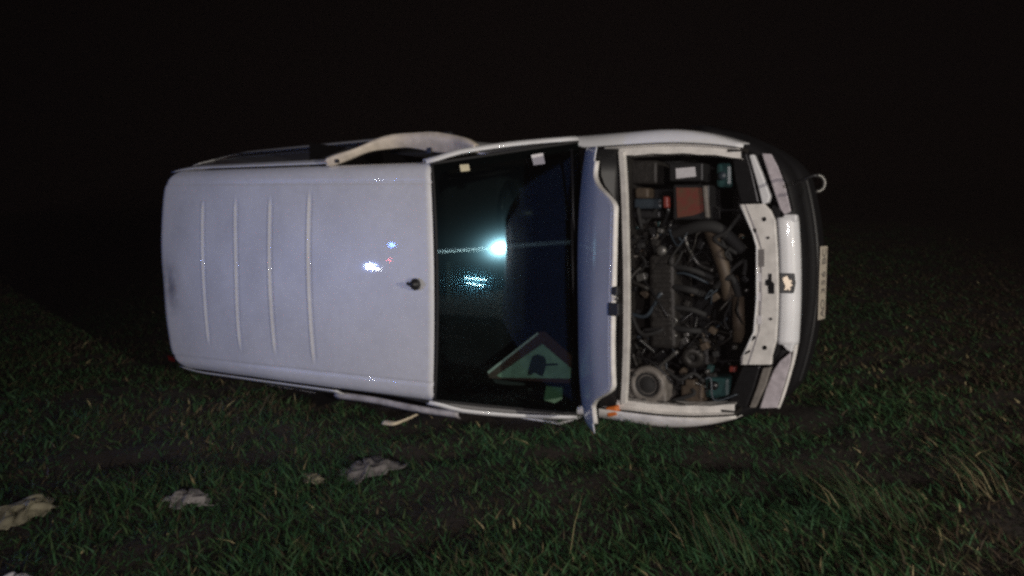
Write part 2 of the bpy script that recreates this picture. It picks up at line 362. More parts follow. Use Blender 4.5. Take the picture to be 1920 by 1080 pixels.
# body sides: side = +1 is the left side, now uppermost
def sidev(u, w):
    return sidev0(u, w) - .06 * max(0, (-u - 3.5) / .5) ** 2
def sidev0(u, w):
    hv = half(u) + .004
    if w >= 1.22:
        t = (1.665 - w) / (1.665 - 1.22); return hv + (.815 - hv) * (t ** .85 if t > 0 else 0)
    t = (1.22 - w) / 1.0; return .815 + .02 * math.sin(math.pi * min(1, t)) - .03 * t
def patch(u0, u1, w0, w1, sd, off=0, nu=14, nw=10, cut=None, crush=None):
    m = MB(); vs = []; 
    us = lin(u0, u1, nu); ws = lin(w0, w1, nw)
    for w in ws:
        for u in us:
            v = sidev(u, w) + off
            if crush: v += crush(u, w)
            vs.append((u, sd * v, w))
    fs = []
    for i in range(nw - 1):
        for j in range(nu - 1):
            uc, wc = (us[j] + us[j + 1]) / 2, (ws[i] + ws[i + 1]) / 2
            if cut and cut(uc, wc): continue
            fs.append((i * nu + j, i * nu + j + 1, (i + 1) * nu + j + 1, (i + 1) * nu + j))
    return m.add(vs, fs)
arches = [(-.80, .31, .35), (-3.35, .31, .35)]
def archcut(u, w): return any((u - a) ** 2 + (w - b) ** 2 < r * r for a, b, r in arches)
for sd in (1, -1):
    body = patch(-3.94, -2.22, .28, 1.31, sd, 0, 60, 26, archcut).build('rear_side_panel', 'white', van, True, solid=.006)
    top = patch(-3.80, -2.28, 1.60, 1.655, sd, 0, 30, 5).build('roof_side_rail', 'white', body, True, solid=.006)
    patch(-3.90, -3.82, 1.31, 1.44, sd, 0, 6, 10).build('rear_pillar', 'white', body, True, solid=.006)
    patch(-3.82, -2.30, 1.31, 1.60, sd, -.015, 20, 10).build('side_window', 'side_glass', body, True)
    patch(-3.82, -2.30, 1.308, 1.325, sd, .004, 20, 3).build('window_seal', 'rubber', body, True, solid=.004)
    door = patch(-2.215, -1.16, .28, 1.12, sd, 0, 30, 22, archcut, crush=lambda u, w: -(.13 if sd > 0 else .04) * smooth((u + 2.1) / .5) * max(0, (w - .55) / .55)).build('front_door', 'white', van, True, solid=.006)
    MB().box((-2.05, sd * .845, .98), (.14, .02, .03)).build('handle', 'black', door, bevel=.006)
    fend = patch(-1.155, -.30, .28, .86, sd, 0, 40, 24, archcut, crush=lambda u, w: -.10 * max(0, (u + .75) / .45) ** 2 - .025 - .02 * max(0, (w - .7) / .16)).build('fender', 'white_dirty' if sd < 0 else 'white', van, True, solid=.005)
    # rounded shoulder of the fender up to the bonnet gap, and the inner rail below it
    rows = []
    for u in lin(-1.27, -.29, 26):
        vo = sidev(u, .86) - .10 * max(0, (u + .75) / .45) ** 2 - .045
        wt = .955 - .075 * max(0, (u + .95) / .66) ** 1.3; vi = .705 + .06 * smooth((-u - 1.1) / .17) - .055 * max(0, (u + .75) / .5) ** 2
        rows.append([(u, sd * (vi + (vo - vi) * math.sin(t * math.pi / 2)), .86 + (wt - .86) * math.cos(t * math.pi / 2)) for t in lin(0, 1, 8)])
    MB().grid(rows).build('fender_shoulder', 'white_dirty' if sd < 0 else 'white', fend, True, solid=.005)
    rows = []
    for u in lin(-1.0, -.31, 18):
        vi = .700 - .055 * max(0, (u + .75) / .5) ** 2; wt = .945 - .075 * max(0, (u + .95) / .66) ** 1.3
        bump = .008 * math.sin(u * 40)
        rows.append([(u, sd * vi, wt - .018), (u, sd * (vi - .010), wt - .034), (u, sd * (vi - .044 + bump * .3), wt - .034), (u, sd * (vi - .050), wt - .11)])
    MB().grid(rows).build('inner_rail', 'white_dirty', fend, False, solid=.004)
    # A pillar along the windscreen
    pp = []
    for t in lin(0, 1, 14):
        u = -1.60 + .52 * t; v = .612 + (.735 - .612) * t + .012 * math.sin(math.pi * t); w = 1.688 + (1.075 - 1.688) * t + .012 * math.sin(math.pi * t)
        pp.append((u, v - .016 * (1 - smooth(t / .25)), w - .012 * (1 - smooth(t / .25))))
    rows = [[(u + .004, sd * (v - .008), w + .004), (u, sd * (v + .006), w + .005), (u - .018, sd * (v + .016), w - .006), (u - .05, sd * (v + .018), w - .035), (u - .07, sd * (v - .01), w - .05)] for u, v, w in pp]
    MB().grid(rows).build('windscreen_pillar', 'white', van, True, solid=.004)
    

# bent frame of the uppermost front door, torn out over the roof edge
fr_pts = spline([P(612, 305, 1.68), P(655, 290, 1.62), P(703, 272, 1.52), P(752, 264, 1.44), P(800, 266, 1.42), P(842, 270, 1.43), P(872, 274, 1.46), P(892, 278, 1.49)], 6)
rows = []
for i, q in enumerate(fr_pts):
    t = i / (len(fr_pts) - 1); wd_ = (.022 + .030 * smooth((t - .15) / .5)) * (1 if t < .75 else 1 - (t - .75) * 2.6)
    jag = .003 * math.sin(i * .55)
    rows.append([(q.x, q.y + wd_ + jag, q.z - .03), (q.x, q.y + wd_ * .95 + jag, q.z + .004), (q.x, q.y + wd_ * .3, q.z + .012 + jag), (q.x, q.y + wd_ * .1, q.z + .004), (q.x, q.y - wd_ * .8 - jag, q.z + .002), (q.x, q.y - wd_ - jag, q.z - .03)])
bent = MB().grid(rows).build('bent_door_frame', 'warm_pale', van, True, solid=.005)
bent['label'] = 'torn pale door frame bent out above the roof edge'
q = P(806, 283, 1.42); MB().box(q, (.035, .035, .02)).build('latch', 'black', bent, bevel=.005)
q = P(632, 302, 1.66); MB().box(q, (.02, .02, .02)).build('latch', 'black', bent, bevel=.004)
# lower front door frame pressed into the grass
fr2 = spline([P(628, 738, 1.60), P(700, 748, 1.55), P(780, 764, 1.50), P(860, 775, 1.42)], 6)
MB().grid([[(q.x, q.y + .012, q.z), (q.x, q.y - .012, q.z + .004), (q.x, q.y - .035, q.z - .02)] for q in fr2]).build('door_frame', 'scuffed_shade', van, True, solid=.005)
fr3 = spline([P(640, 728, 1.655), P(720, 737, 1.65), P(805, 754, 1.64)], 5)
MB().tube(fr3, .008, 6).build('door_seal', 'rubber', van, True)

# rear end, underbody, wheels
rows = []
for w in lin(.3, 1.46, 12):
    rows.append([(-4.03 + .07 * max(0, (w - 1.1) / .5) ** 2, v, w) for v in [s * min(1, 1) * sidev(-4, w) for s in lin(-1, 1, 14)]])
rear = MB().grid(rows).build('rear_door', 'white', van, True, solid=.006)
MB().box((-4.05, -.35, 1.25), (.012, .5, .4)).build('rear_window', 'side_glass', rear, bevel=.01)
MB().box((-4.05, .35, 1.25), (.012, .5, .4)).build('rear_window', 'side_glass', rear, bevel=.01)
MB().box((-4.06, 0, .38), (.12, 1.56, .2)).build('rear_bumper', 'bumper', van, bevel=.03)
for sd in (1, -1):
    MB().grid([[(u, sd * (sidev(-4.0, w) + .004 - .03 * (u < -4.02)), w) for u in (-3.93, -3.98, -4.01, -4.035)] for w in lin(.9, 1.25 if sd > 0 else 1.60, 8)]).build('tail_light', 'red_lens', van, True, solid=.004)
MB().box((-2.2, 0, .33), (3.45, 1.40, .04)).build('floor_pan', 'dark_metal', van)
MB().tube([(-.5, .1, .24), (-1.4, .15, .24), (-2.6, .3, .25), (-3.9, .35, .25)], .03, 8).build('exhaust_pipe', 'dark_metal', van, True)
for uc in (-.80, -3.35):
    MB().tube([(uc, -.62, .31), (uc, .62, .31)], .035, 8).build('axle', 'dark_metal', van, True)
    for sd in (1, -1):
        c = (uc, sd * .60, .31); ax = (0, sd, 0)
        wh = MB().lathe([(.20, .0), (.28, -.005), (.302, .025), (.305, .09), (.302, .15), (.28, .178), (.20, .17)], c, ax, 32).build('wheel', 'rubber', van, True)
        MB().lathe([(.205, .02), (.205, .165), (.17, .15), (.13, .12), (.06, .135), (0, .14)], c, ax, 24).build('rim', 'alu', wh, True)

# windscreen
def wsp(a, b, off=0):
    hw = .588 + (.725 - .588) * b; v = a * hw
    ut, wt = -1.545 - .040 * a * a, 1.690 - .022 * a * a; ub, wb = -1.045 - .045 * a * a, 1.070 - .015 * a * a
    bul = .012 * (1 - a * a) + .010 * math.sin(math.pi * b) + off
    return (ut + (ub - ut) * b + bul * .78, v, wt + (wb - wt) * b + bul * .63)
rows = [[wsp(a, b) for a in lin(-1, 1, 33)] for b in lin(.012, 1, 25)]
ws = MB().grid(rows).build('windscreen', 'glass', van, True)
m = MB()
def strip(a0, a1, b0, b1, na=16, nb=16): m.grid([[wsp(a, b, -.006) for a in lin(a0, a1, na)] for b in lin(b0, b1, nb)])
strip(-1, -.93, 0, 1); strip(.93, 1, 0, 1); strip(-.93, .93, 0, .045); strip(-.93, .93, .93, 1)
for sa in (-1, 1):                # rounded inner corners of the black band
    for (b0, sb) in ((.045, 1), (.93, -1)):
        pts = [wsp(sa * .93, b0, -.006)] + [wsp(sa * (.93 - .09 * (1 - math.sin(t))), b0 + sb * .09 * (1 - math.cos(t)), -.006) for t in lin(0, math.pi / 2, 8)]
        m.add(pts, [(0, i, i + 1) for i in range(1, 8)])
m.build('black_band', 'interior', ws, True)
m = MB().tube([wsp(a, .012, -.002) for a in lin(-1, 1, 24)], .008, 6)
for sa in (-1, 1): m.tube([wsp(sa, b, -.002) for b in lin(.012, 1, 14)], .008, 6)
m.build('windscreen_seal', 'rubber', ws, True)
nW = Vector((.78, 0, .63))
def ws_px(px, py, off):
    d = ray(px, py); n = np.array([.78, 0, .63]); p0 = np.array(wsp(0, .5, off)); t = np.dot(p0 - CAMV, n) / np.dot(d, n); return Vector(CAMV + t * d)
def quad_px(pxs, off, th, name, m, parent):
    return MB().prism([ws_px(x, y, off) for x, y in pxs], -th * nW).build(name, m, parent)
quad_px([(862, 309), (879, 308), (881, 320), (864, 322)], -.010, .001, 'sticker', 'cream', ws)['label'] = 'small cream sticker inside the upper windscreen corner'
quad_px([(996, 291), (1018, 287), (1022, 307), (1001, 310)], -.010, .001, 'sticker', 'label_white', ws)['label'] = 'square whitish inspection sticker near the bonnet end'
for px in ((600, 1050), (470, 1060)):
    pts = [ws_px(1082, px[0], .012), ws_px(1075, px[0] - 60, .015), ws_px(1072, px[0] - 190, .014)]
    MB().tube(pts, .007, 6).build('wiper', 'black', van, True)

# cabin: dash, seats, steering wheel, lining
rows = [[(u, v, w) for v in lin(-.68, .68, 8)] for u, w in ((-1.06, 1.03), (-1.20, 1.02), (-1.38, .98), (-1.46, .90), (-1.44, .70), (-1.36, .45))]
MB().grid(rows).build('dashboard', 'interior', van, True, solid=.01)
sw = [(-1.60 + .06 * math.cos(t), .36 + .18 * math.sin(t), .93 + .17 * math.cos(t)) for t in lin(0, 2 * math.pi, 28)]
st = MB().tube(sw, .014, 8).build('steering_wheel', 'black', van, True)
MB().tube([(-1.42, .36, .86), (-1.6, .36, .93)], [.03, .05], 10).build('steering_column', 'black', st, True)
for v in (.36, -.36):
    b = MB().box((-1.98, v, .72), (.5, .48, .16)).build('seat', 'seat', van, bevel=.05)
    MB().box((-2.24, v, 1.05), (.14, .46, .62), Matrix.Rotation(.2, 3, 'Y')).build('backrest', 'seat', b, bevel=.05)
    MB().box((-2.31, v, 1.45), (.10, .26, .18), Matrix.Rotation(.2, 3, 'Y')).build('headrest', 'seat', b, bevel=.04)
MB().box((-1.60, 0, 1.50), (.03, .22, .06)).build('rear_view_mirror', 'black', van, bevel=.012)
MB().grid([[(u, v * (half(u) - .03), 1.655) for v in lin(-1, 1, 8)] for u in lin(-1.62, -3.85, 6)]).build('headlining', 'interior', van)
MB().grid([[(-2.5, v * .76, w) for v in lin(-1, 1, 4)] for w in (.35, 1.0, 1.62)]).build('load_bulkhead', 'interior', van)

# scuttle and bulkhead
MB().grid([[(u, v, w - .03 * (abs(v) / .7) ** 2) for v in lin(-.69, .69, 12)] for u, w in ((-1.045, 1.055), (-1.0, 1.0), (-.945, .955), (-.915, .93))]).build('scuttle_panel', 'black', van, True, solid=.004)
bar = [P(px, y, .93) for px, y in ((1164, 284), (1168, 340), (1171, 420), (1173, 520), (1173, 620), (1171, 700), (1168, 756))]
bar = spline(bar, 4)
MB().grid([[(q.x - .016, q.y, q.z - .02), (q.x - .012, q.y, q.z), (q.x + .012, q.y, q.z + .002), (q.x + .014, q.y, q.z - .03)] for q in bar]).build('bulkhead_flange', 'white_dirty', van, False, solid=.003)
MB().box((-.905, 0, .66), (.02, 1.36, .50)).build('bulkhead', 'dark_metal', van)
for sd in (1, -1):
    MB().box((-.60, sd * .655, .66), (.60, .02, .38)).build('inner_wheel_arch', 'dark_metal', van)
MB().box((-.55, 0, .44), (.70, 1.28, .02)).build('undertray', 'oily', van)

# bonnet standing open on its hinges
TH = R(54.2); bd = Vector((math.cos(TH), 0, math.sin(TH))); bn = Vector((-math.sin(TH), 0, math.cos(TH))); HP = Vector((-1.062, 0, 1.078))
def bp_(a, t, off=0):
    L = .545 + .26 * smooth((.82 - abs(a)) / .24) - .012 * (a < -.8)
    b = L * t; hv = (.685 - .10 * b) if a > 0 else (.690 - .055 * b)
    if a < 0: b += .02 * max(0, -a - .7)
    bul = .05 * math.sin(math.pi * min(1, (b + .06) / .95)) - .035 * abs(a) ** 3.5 - .022 * smooth((b - .60) / .25) + off + .0022 * math.sin(5 * a + 4 * b)
    return HP + bd * b + bn * bul + Vector((0, a * hv, 0))
rows = [[bp_(a, t) for a in lin(-1, 1, 61)] for t in lin(0, 1, 40)]
bon = MB().grid(rows).build('bonnet', 'white', van, True, solid=.004)
# folded lip along its leading edge and the pressed inner frame
rows = []
for a in lin(-.93, .90, 60):
    p1 = bp_(a, 1, .002); rows.append([p1, p1 + bd * .008 - bn * .006, p1 + bd * .006 - bn * .022, p1 - bd * .02 - bn * .026])
MB().grid(rows).build('bonnet_lip', 'white_dirty', bon, True, solid=.003)
MB().grid([[bp_(a * .93, t, -.03 - .015 * math.sin(6 * a) ** 2) for a in lin(-1, 1, 30)] for t in lin(.05, .96, 14)]).build('bonnet_liner', 'black', bon, True)
q = bp_(0, 1, -.02); MB().box(q + Vector((0, -.06, 0)), (.05, .055, .05)).box(q + Vector((0, .015, 0)), (.03, .04, .035)).build('bonnet_latch', 'black', bon, bevel=.006)
MB().tube([q + Vector((0, -.015, 0)) - bd * .01, q + Vector((0, -.02, 0)) + bd * .03, q + Vector((0, -.005, 0)) + bd * .03], .006, 6).build('striker', 'alu', bon, True)
q = Vector(P(1150, 770, .93)); MB().box(q, (.07, .055, .05), Matrix.Rotation(.3, 3, 'Z')).build('side_indicator', 'orange', van, bevel=.012)['label'] = 'broken orange indicator at the lower bonnet corner'

# slam panel (upper crossmember)
out = [(1388, 383), (1432, 382), (1444, 394), (1453, 414), (1457, 470), (1459, 530), (1458, 590), (1455, 640), (1447, 668), (1446, 684), (1391, 684), (1392, 668), (1413, 622), (1417, 560), (1418, 500), (1418, 462), (1411, 437)]
slam = MB().prism([P(x, y, .865) for x, y in out], (0, 0, -.03)).build('slam_panel', 'white_dirty', van, bevel=.004)
lip = [P(x, y, .871) for x, y in ((1389, 386), (1412, 437), (1419, 462), (1419, 560), (1414, 622), (1393, 666))]
MB().tube(lip, .005, 6).build('panel_lip', 'white', slam, True)
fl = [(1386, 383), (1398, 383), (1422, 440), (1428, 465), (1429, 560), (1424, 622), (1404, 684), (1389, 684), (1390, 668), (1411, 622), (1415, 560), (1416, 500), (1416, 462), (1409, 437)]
MB().prism([P(x, y, .8672 - .010 * (x < 1392 or i > 7)) for i, (x, y) in enumerate(fl)], (0, 0, -.012)).build('shaded_flange', 'scuffed_shade', slam)  # darker strip: shade along the lip is put into its colour
for x, y in ((1441, 446), (1446, 598)): MB().lathe([(.007, 0), (.007, .006), (0, .007)], P(x, y, .865), (0, 0, 1), 6).build('bolt', 'dark_metal', slam)
def hole_shade(pxs, w=.8684, name='hole_shade'): MB().prism([P(x, y, w) for x, y in pxs], (0, 0, -.004)).build(name, 'oily', slam)  # thin black plates painted as the shade inside open holes
hole_shade([(1441, 513), (1447, 513), (1447, 527), (1452, 532), (1452, 551), (1441, 551), (1440, 536), (1435, 535), (1436, 524), (1441, 524)], name='latch_slot_shade')
hole_shade([(1411, 429), (1418, 429), (1418, 436), (1413, 437)]); hole_shade([(1410, 632), (1416, 629), (1417, 634), (1410, 640)]); hole_shade([(1396, 662), (1406, 656), (1407, 660), (1397, 665)])
for cx_, cy_ in ((1433, 411), (1434, 652)): hole_shade([(cx_ + 4 * math.cos(t), cy_ + 4.5 * math.sin(t)) for t in lin(0, 2 * math.pi, 11)[:-1]])
MB().prism([P(x, y, .8690) for x, y in ((1421, 468), (1433, 467), (1433, 500), (1422, 501))], (0, 0, -.003)).build('depression_patch', 'cloth_grey', slam)  # raised darker patch standing in for a sunken depression
for x, y in ((1421, 556), (1423, 600), (1422, 520)): MB().prism([P(x + a, y + b, .8686) for a, b in ((-3, -8), (5, -8), (5, 8), (-3, 8))], (0, 0, -.003)).build('scuff_plate', 'label_white', slam)
MB().prism([P(x, y, .80) for x, y in ((1448, 385), (1462, 390), (1465, 530), (1462, 660), (1448, 680))], (0, 0, -.1)).build('grille_gap', 'oily', van)

# grille panel with badge
mid = spline([P(x - 4, y, .80) for x, y in ((1462, 408), (1466, 470), (1467, 531), (1466, 590), (1463, 645))], 5)
rows = []
for q in mid:
    bow = .0
    rows.append([(q.x - .012, q.y, q.z - .04), (q.x - .008, q.y, q.z - .004), (q.x + .012, q.y, q.z + .006), (q.x + .040, q.y, q.z + .002), (q.x + .066, q.y, q.z - .010), (q.x + .080, q.y, q.z - .030), (q.x + .084, q.y, q.z - .06), (q.x + .07, q.y, q.z - .14)])
gr = MB().grid(rows).build('grille_panel', 'white', van, True, solid=.004)
for sd, px_ in ((1, ((1470, 402), (1494, 402), (1494, 416), (1460, 416))), (-1, ((1460, 640), (1490, 640), (1484, 662), (1474, 656)))):
    MB().prism([P(x, y, .795) for x, y in px_], (0, 0, -.05)).build('grille_end', 'white', gr, bevel=.008)
rim = [P(x, y, .73) for x, y in ((1493, 640), (1488, 668), (1478, 705), (1468, 738), (1458, 764))]
MB().tube(spline(rim, 4), .012, 8).build('headlight_trim', 'white_dirty', van, True)
bq = Vector(P(1477, 531, .805))
def badge_pt(x, y, up_): return bq + Vector((x * .94, y, -x * .25 + up_))
bdg = MB().prism([badge_pt(x, y, .012) for x, y in ((-.036, -.048), (.030, -.048), (.036, 0), (.030, .048), (-.036, .048))], (0, 0, -.03)).build('badge', 'black', gr, bevel=.004)
lion = [(-.010, .030), (.000, .036), (.008, .028), (.010, .016), (.020, .018), (.026, .010), (.018, .006), (.024, -.004), (.028, -.012), (.020, -.012), (.016, -.020), (.022, -.030), (.014, -.034), (.006, -.026), (-.002, -.034), (-.010, -.030), (-.004, -.016), (-.010, .0), (-.016, .012), (-.018, .026)]
MB().prism([badge_pt(x - .002, y, .018) for x, y in lion], (0, 0, -.005)).build('emblem', 'badge', bdg)

# headlights
def headlight(lens, strip_, pocket, back):
    hl = MB().prism([P(x, y, .765) for x, y in lens], (.005, 0, -.06)).build('headlight', 'black', van, bevel=.01)
    MB().prism([Vector(P(x, y, .768)) for x, y in lens], (.004, 0, .010)).build('lens', 'lens', hl, bevel=.006)
    MB().prism([P(x, y, .795) for x, y in strip_], (0, 0, -.05)).build('reflector_rim', back, hl, bevel=.006)
    MB().prism([P(x, y, .80) for x, y in pocket], (0, 0, -.08)).build('headlight_housing', 'oily', hl, bevel=.008)
headlight([(1428, 288), (1446, 289), (1458, 312), (1472, 348), (1483, 397), (1470, 403), (1462, 392), (1449, 352)],
          [(1404, 291), (1413, 289), (1428, 325), (1444, 368), (1440, 380), (1429, 384), (1421, 350)],
          [(1372, 288), (1400, 286), (1410, 320), (1424, 381), (1388, 381), (1378, 340)], 'white')
headlight([(1450, 694), (1462, 676), (1483, 659), (1482, 680), (1470, 722), (1457, 764), (1424, 765), (1436, 728)],
          [(1430, 690), (1446, 688), (1436, 722), (1416, 765), (1404, 765), (1418, 728)],
          [(1391, 687), (1426, 687), (1414, 728), (1400, 764), (1362, 764), (1376, 724)], 'pale_metal')

# front bumper, plate, towing eye
def bu(v): return -.010 - .13 * (abs(v) / .7) ** 2 - .30 * max(0, (abs(v) - .5) / .3) ** 2.2
rows = []
for v in lin(-.80, .80, 41):
    u = bu(v); k = 1 - .0 * abs(v)
    rows.append([(u - .12, v, .735), (u - .055, v, .725), (u - .02, v, .69), (u - .012, v, .60), (u - .02, v, .585), (u + .004, v, .575), (u + .022, v, .50), (u + .022, v, .36), (u + .0, v, .30), (u - .02, v, .24), (u - .12, v, .20)])
bump_ = MB().grid(rows).build('front_bumper', 'bumper', van, True, solid=.006)
MB().grid([[(bu(v) + .006, v, .535), (bu(v) + .026, v, .53), (bu(v) + .026, v, .515), (bu(v) + .01, v, .51)] for v in lin(-.52, .52, 30)]).build('bumper_moulding', 'black', bump_, True)
pc = Vector((.026, -.008, .495)); rotp = Matrix.Rotation(R(-11), 3, 'Y')
pl = MB().box(pc, (.006, .375, .088), rotp).build('number_plate', 'plate', van, bevel=.002)
MB().box(pc - Vector((.02, 0, 0)), (.04, .30, .06), rotp).build('plate_holder', 'black', pl)
ex, ey = Vector((0, 1, 0)), rotp @ Vector((0, 0, 1)); ez = ex.cross(ey)   # the text runs from the van's right to its left
for ch, off in zip('AO356BC', (-.155, -.110, -.040, .002, .044, .112, .155)):
    cu = bpy.data.curves.new('letter', 'FONT'); cu.body = ch; cu.size = .070; cu.align_x = 'CENTER'; cu.align_y = 'CENTER'; cu.extrude = .0008
    tmp = bpy.data.objects.new('letter_curve', cu); COL.objects.link(tmp); bpy.context.view_layer.update()
    tme = bpy.data.meshes.new_from_object(tmp.evaluated_get(bpy.context.evaluated_depsgraph_get())); bpy.data.objects.remove(tmp)
    tme.materials.clear(); tme.materials.append(M['plate_ink']); tme.name = 'letter'
    let = bpy.data.objects.new('letter', tme); COL.objects.link(let); let.parent = pl
    let.matrix_local = Matrix(((ex.x, ey.x, ez.x, 0), (ex.y, ey.y, ez.y, 0), (ex.z, ey.z, ez.z, 0), (0, 0, 0, 1))); let.location = pc + ez * .0042 + ex * off
te = Vector(P(1533, 344, .05, 0))
hook = [te + Vector((-.02 * 0, .036 * math.cos(t), 0)) + Vector((.3, 0, -.954)) * 0 + Vector((.84, 0, -.54)) * .032 * math.sin(t) for t in lin(R(-5), R(190), 16)]
eye = MB().tube(hook, .0085, 8).build('towing_eye', 'alu', van, True)
MB().tube([te + Vector((-.10, .0, .03)), te + Vector((-.02, .036, .0)), hook[0]], .008, 8).build('towing_shank', 'black', eye, True)

# ------------------------------------------------------------------ engine bay contents
def pxbox(x0, y0, x1, y1, w, dep, name, m, bevel=.008, label=None):
    pts = [P(x0, y0, w), P(x1, y0, w), P(x1, y1, w), P(x0, y1, w)]
    o = MB().prism(pts, (0, 0, -dep)).build(name, m, van, bevel=bevel)
    if label: o['label'] = label
    return o
fb = pxbox(1255, 305, 1318, 340, .84, .14, 'fuse_box', 'black')
MB().prism([P(x, y, .843) for x, y in ((1267, 316), (1303, 313), (1305, 331), (1268, 335))], (0, 0, -.002)).build('label', 'label_white', fb)
bat = pxbox(1262, 346, 1330, 412, .83, .20, 'battery', 'black')
MB().prism([P(x, y, .833) for x, y in ((1268, 352), (1320, 352), (1322, 396), (1300, 404), (1270, 408))], (0, 0, -.002)).build('label', 'label_red', bat)
MB().prism([P(x, y, .85) for x, y in ((1317, 349), (1324, 348), (1329, 408), (1322, 408))], (0, 0, -.03)).build('clamp', 'pale_metal', bat, bevel=.004)
MB().prism([P(x, y, .85) for x, y in ((1243, 368), (1252, 368), (1253, 390), (1243, 390))], (0, 0, -.04)).build('terminal_cap', 'red', bat, bevel=.008)
t2 = pxbox(1342, 305, 1372, 352, .76, .14, 'washer_bottle', 'teal', .02)
MB().lathe([(.02, 0), (.022, .02), (.018, .03), (0, .03)], P(1356, 330, .765), (0, 0, 1), 12).build('cap', 'blue_grey', t2, True)
pxbox(1182, 300, 1232, 345, .80, .2, 'relay_box', 'dark_metal', .015)
pxbox(1190, 352, 1216, 372, .82, .1, 'fluid_cap_box', 'tan', .012)
pxbox(1188, 372, 1240, 392, .81, .12, 'brake_reservoir', 'blue_grey', .012)
pxbox(1186, 394, 1238, 410, .78, .12, 'brake_servo_bracket', 'black', .012)
# engine
eng = MB().prism([P(x, y, .78) for x, y in ((1216, 478), (1264, 476), (1268, 655), (1218, 652))], (0, 0, -.30)).build('engine_block', 'dark_metal', van, bevel=.02)
for k in range(9):
    y = 486 + k * 18; MB().prism([P(x, yy, .788) for x, yy in ((1224, y), (1258, y), (1258, y + 9), (1224, y + 9))], (0, 0, -.02)).build('cover_rib', 'dark_metal', eng, bevel=.004)
MB().lathe([(.022, 0), (.028, .012), (.028, .03), (.012, .036), (0, .036)], P(1243, 470, .80), (0, 0, 1), 14).build('oil_cap', 'alu', eng, True)
for k in range(4):
    y = 500 + 38 * k; a, b, c = Vector(P(1262, y, .76)), Vector(P(1295, y + 6, .79)), Vector(P(1335, y + 14, .72))
    b.z += random.uniform(-.03, .02); c.y += random.uniform(-.03, .03); c.x += random.uniform(-.04, .03)
    MB().tube(spline([a, b, c], 5), random.uniform(.014, .023), 10).build('intake_runner', 'rubber', eng, True)
MB().tube(spline([P(1330, 430, .74), P(1346, 470, .78), P(1360, 515, .78), P(1366, 560, .74)], 6), .034, 12).build('air_duct', 'tan', van, True)
MB().tube(spline([P(1262, 440, .74), P(1310, 425, .79), P(1350, 430, .78), P(1392, 470, .72)], 6), .03, 12).build('radiator_hose', 'rubber', van, True)
MB().tube([P(1384, 556, .76), P(1385, 640, .75)], [.03, .032], 14).build('filter_canister', 'tan', van, True)
MB().tube(spline([P(1386, 560, .76), P(1372, 520, .80), P(1340, 540, .76)], 5), .018, 10).build('breather_hose', 'rubber', van, True)
pxbox(1283, 640, 1330, 690, .72, .16, 'alternator_bracket', 'dark_metal', .02)
MB().lathe([(.0, .0), (.05, .0), (.055, -.02), (.055, -.10), (.0, -.10)], P(1300, 668, .76), (.2, -.2, 1), 18).build('alternator', 'alu', van, True)
MB().lathe([(.05, 0), (.056, .01), (.056, .03), (.02, .03), (.02, .01)], P(1300, 668, .765), (.2, -.2, 1), 18).build('pulley', 'dark_metal', van, True)
# strut tower with its domed ring
q = Vector(P(1212, 722, .86))
stt = MB().prism([P(x, y, .845) for x, y in ((1176, 692), (1222, 692), (1246, 704), (1250, 757), (1176, 757))], (0, 0, -.16)).build('strut_tower', 'pale_metal', van, bevel=.012)
MB().lathe([(.102, -.02), (.10, .004), (.088, .014), (.070, .010), (.066, -.008)], q + Vector((0, 0, -.012)), (0, 0, 1), 28).build('ring', 'pale_metal', stt, True)
MB().lathe([(.066, .0), (.05, -.008), (.03, .008), (.0, .012)], q + Vector((0, 0, -.008)), (0, 0, 1), 20).build('strut_mount', 'rubber', stt, True)
for k in range(3):
    a = k * 2.1 + .4; MB().lathe([(.009, 0), (.009, .012), (0, .014)], q + Vector((.082 * math.cos(a), .082 * math.sin(a), 0)), (0, 0, 1), 6).build('bolt', 'alu', stt)
pxbox(1276, 722, 1318, 760, .78, .14, 'pump_housing', 'tan', .015)
pxbox(1285, 712, 1302, 724, .80, .06, 'connector', 'tan', .006)
t3 = pxbox(1322, 708, 1368, 748, .76, .14, 'coolant_tank', 'teal', .02)
MB().lathe([(.022, 0), (.024, .02), (.0, .026)], P(1340, 722, .765), (0, 0, 1), 12).build('cap', 'oily', t3, True)
MB().tube(spline([P(1250, 694, .82), P(1275, 712, .84), P(1300, 700, .82), P(1320, 716, .80)], 5), .010, 8).build('coolant_hose', 'rubber', van, True)
# wiring and small fittings, thinly lit in the gaps
cols = ['rubber', 'alu', 'tan', 'oily', 'blue_grey', 'dark_metal', 'rubber', 'dark_metal', 'oily', 'rubber']
for k in range(60):
    x, y = random.uniform(1185, 1385), random.uniform(410, 745); w0 = random.uniform(.68, .82)
    pts = [P(x, y, w0)]
    for j in range(3):
        x = min(1395, max(1182, x + random.uniform(-45, 45))); y = min(752, max(300, y + random.uniform(-45, 45))); pts.append(P(x, y, w0 + random.uniform(-.04, .04)))
    MB().tube(spline(pts, 5), random.choice([.004, .005, .007, .011]), 6).build('wire', random.choice(cols), van, True)
for k in range(110):
    x, y = random.choice([(random.uniform(1185, 1250), random.uniform(410, 470)), (random.uniform(1270, 1345), random.uniform(610, 720)), (random.uniform(1265, 1400), random.uniform(440, 700)), (random.uniform(1180, 1215), random.uniform(470, 690))])
    d = random.uniform(.010, .040)
    MB().box(P(x, y, random.uniform(.68, .80)), (d, d * random.uniform(.5, 1.4), .04), Matrix.Rotation(random.uniform(0, 3), 3, 'Z')).build('fitting', random.choice(cols + ['tan', 'pale_metal', 'dark_metal', 'oily', 'teal', 'red' if k % 9 == 0 else 'alu']), van, bevel=.005)

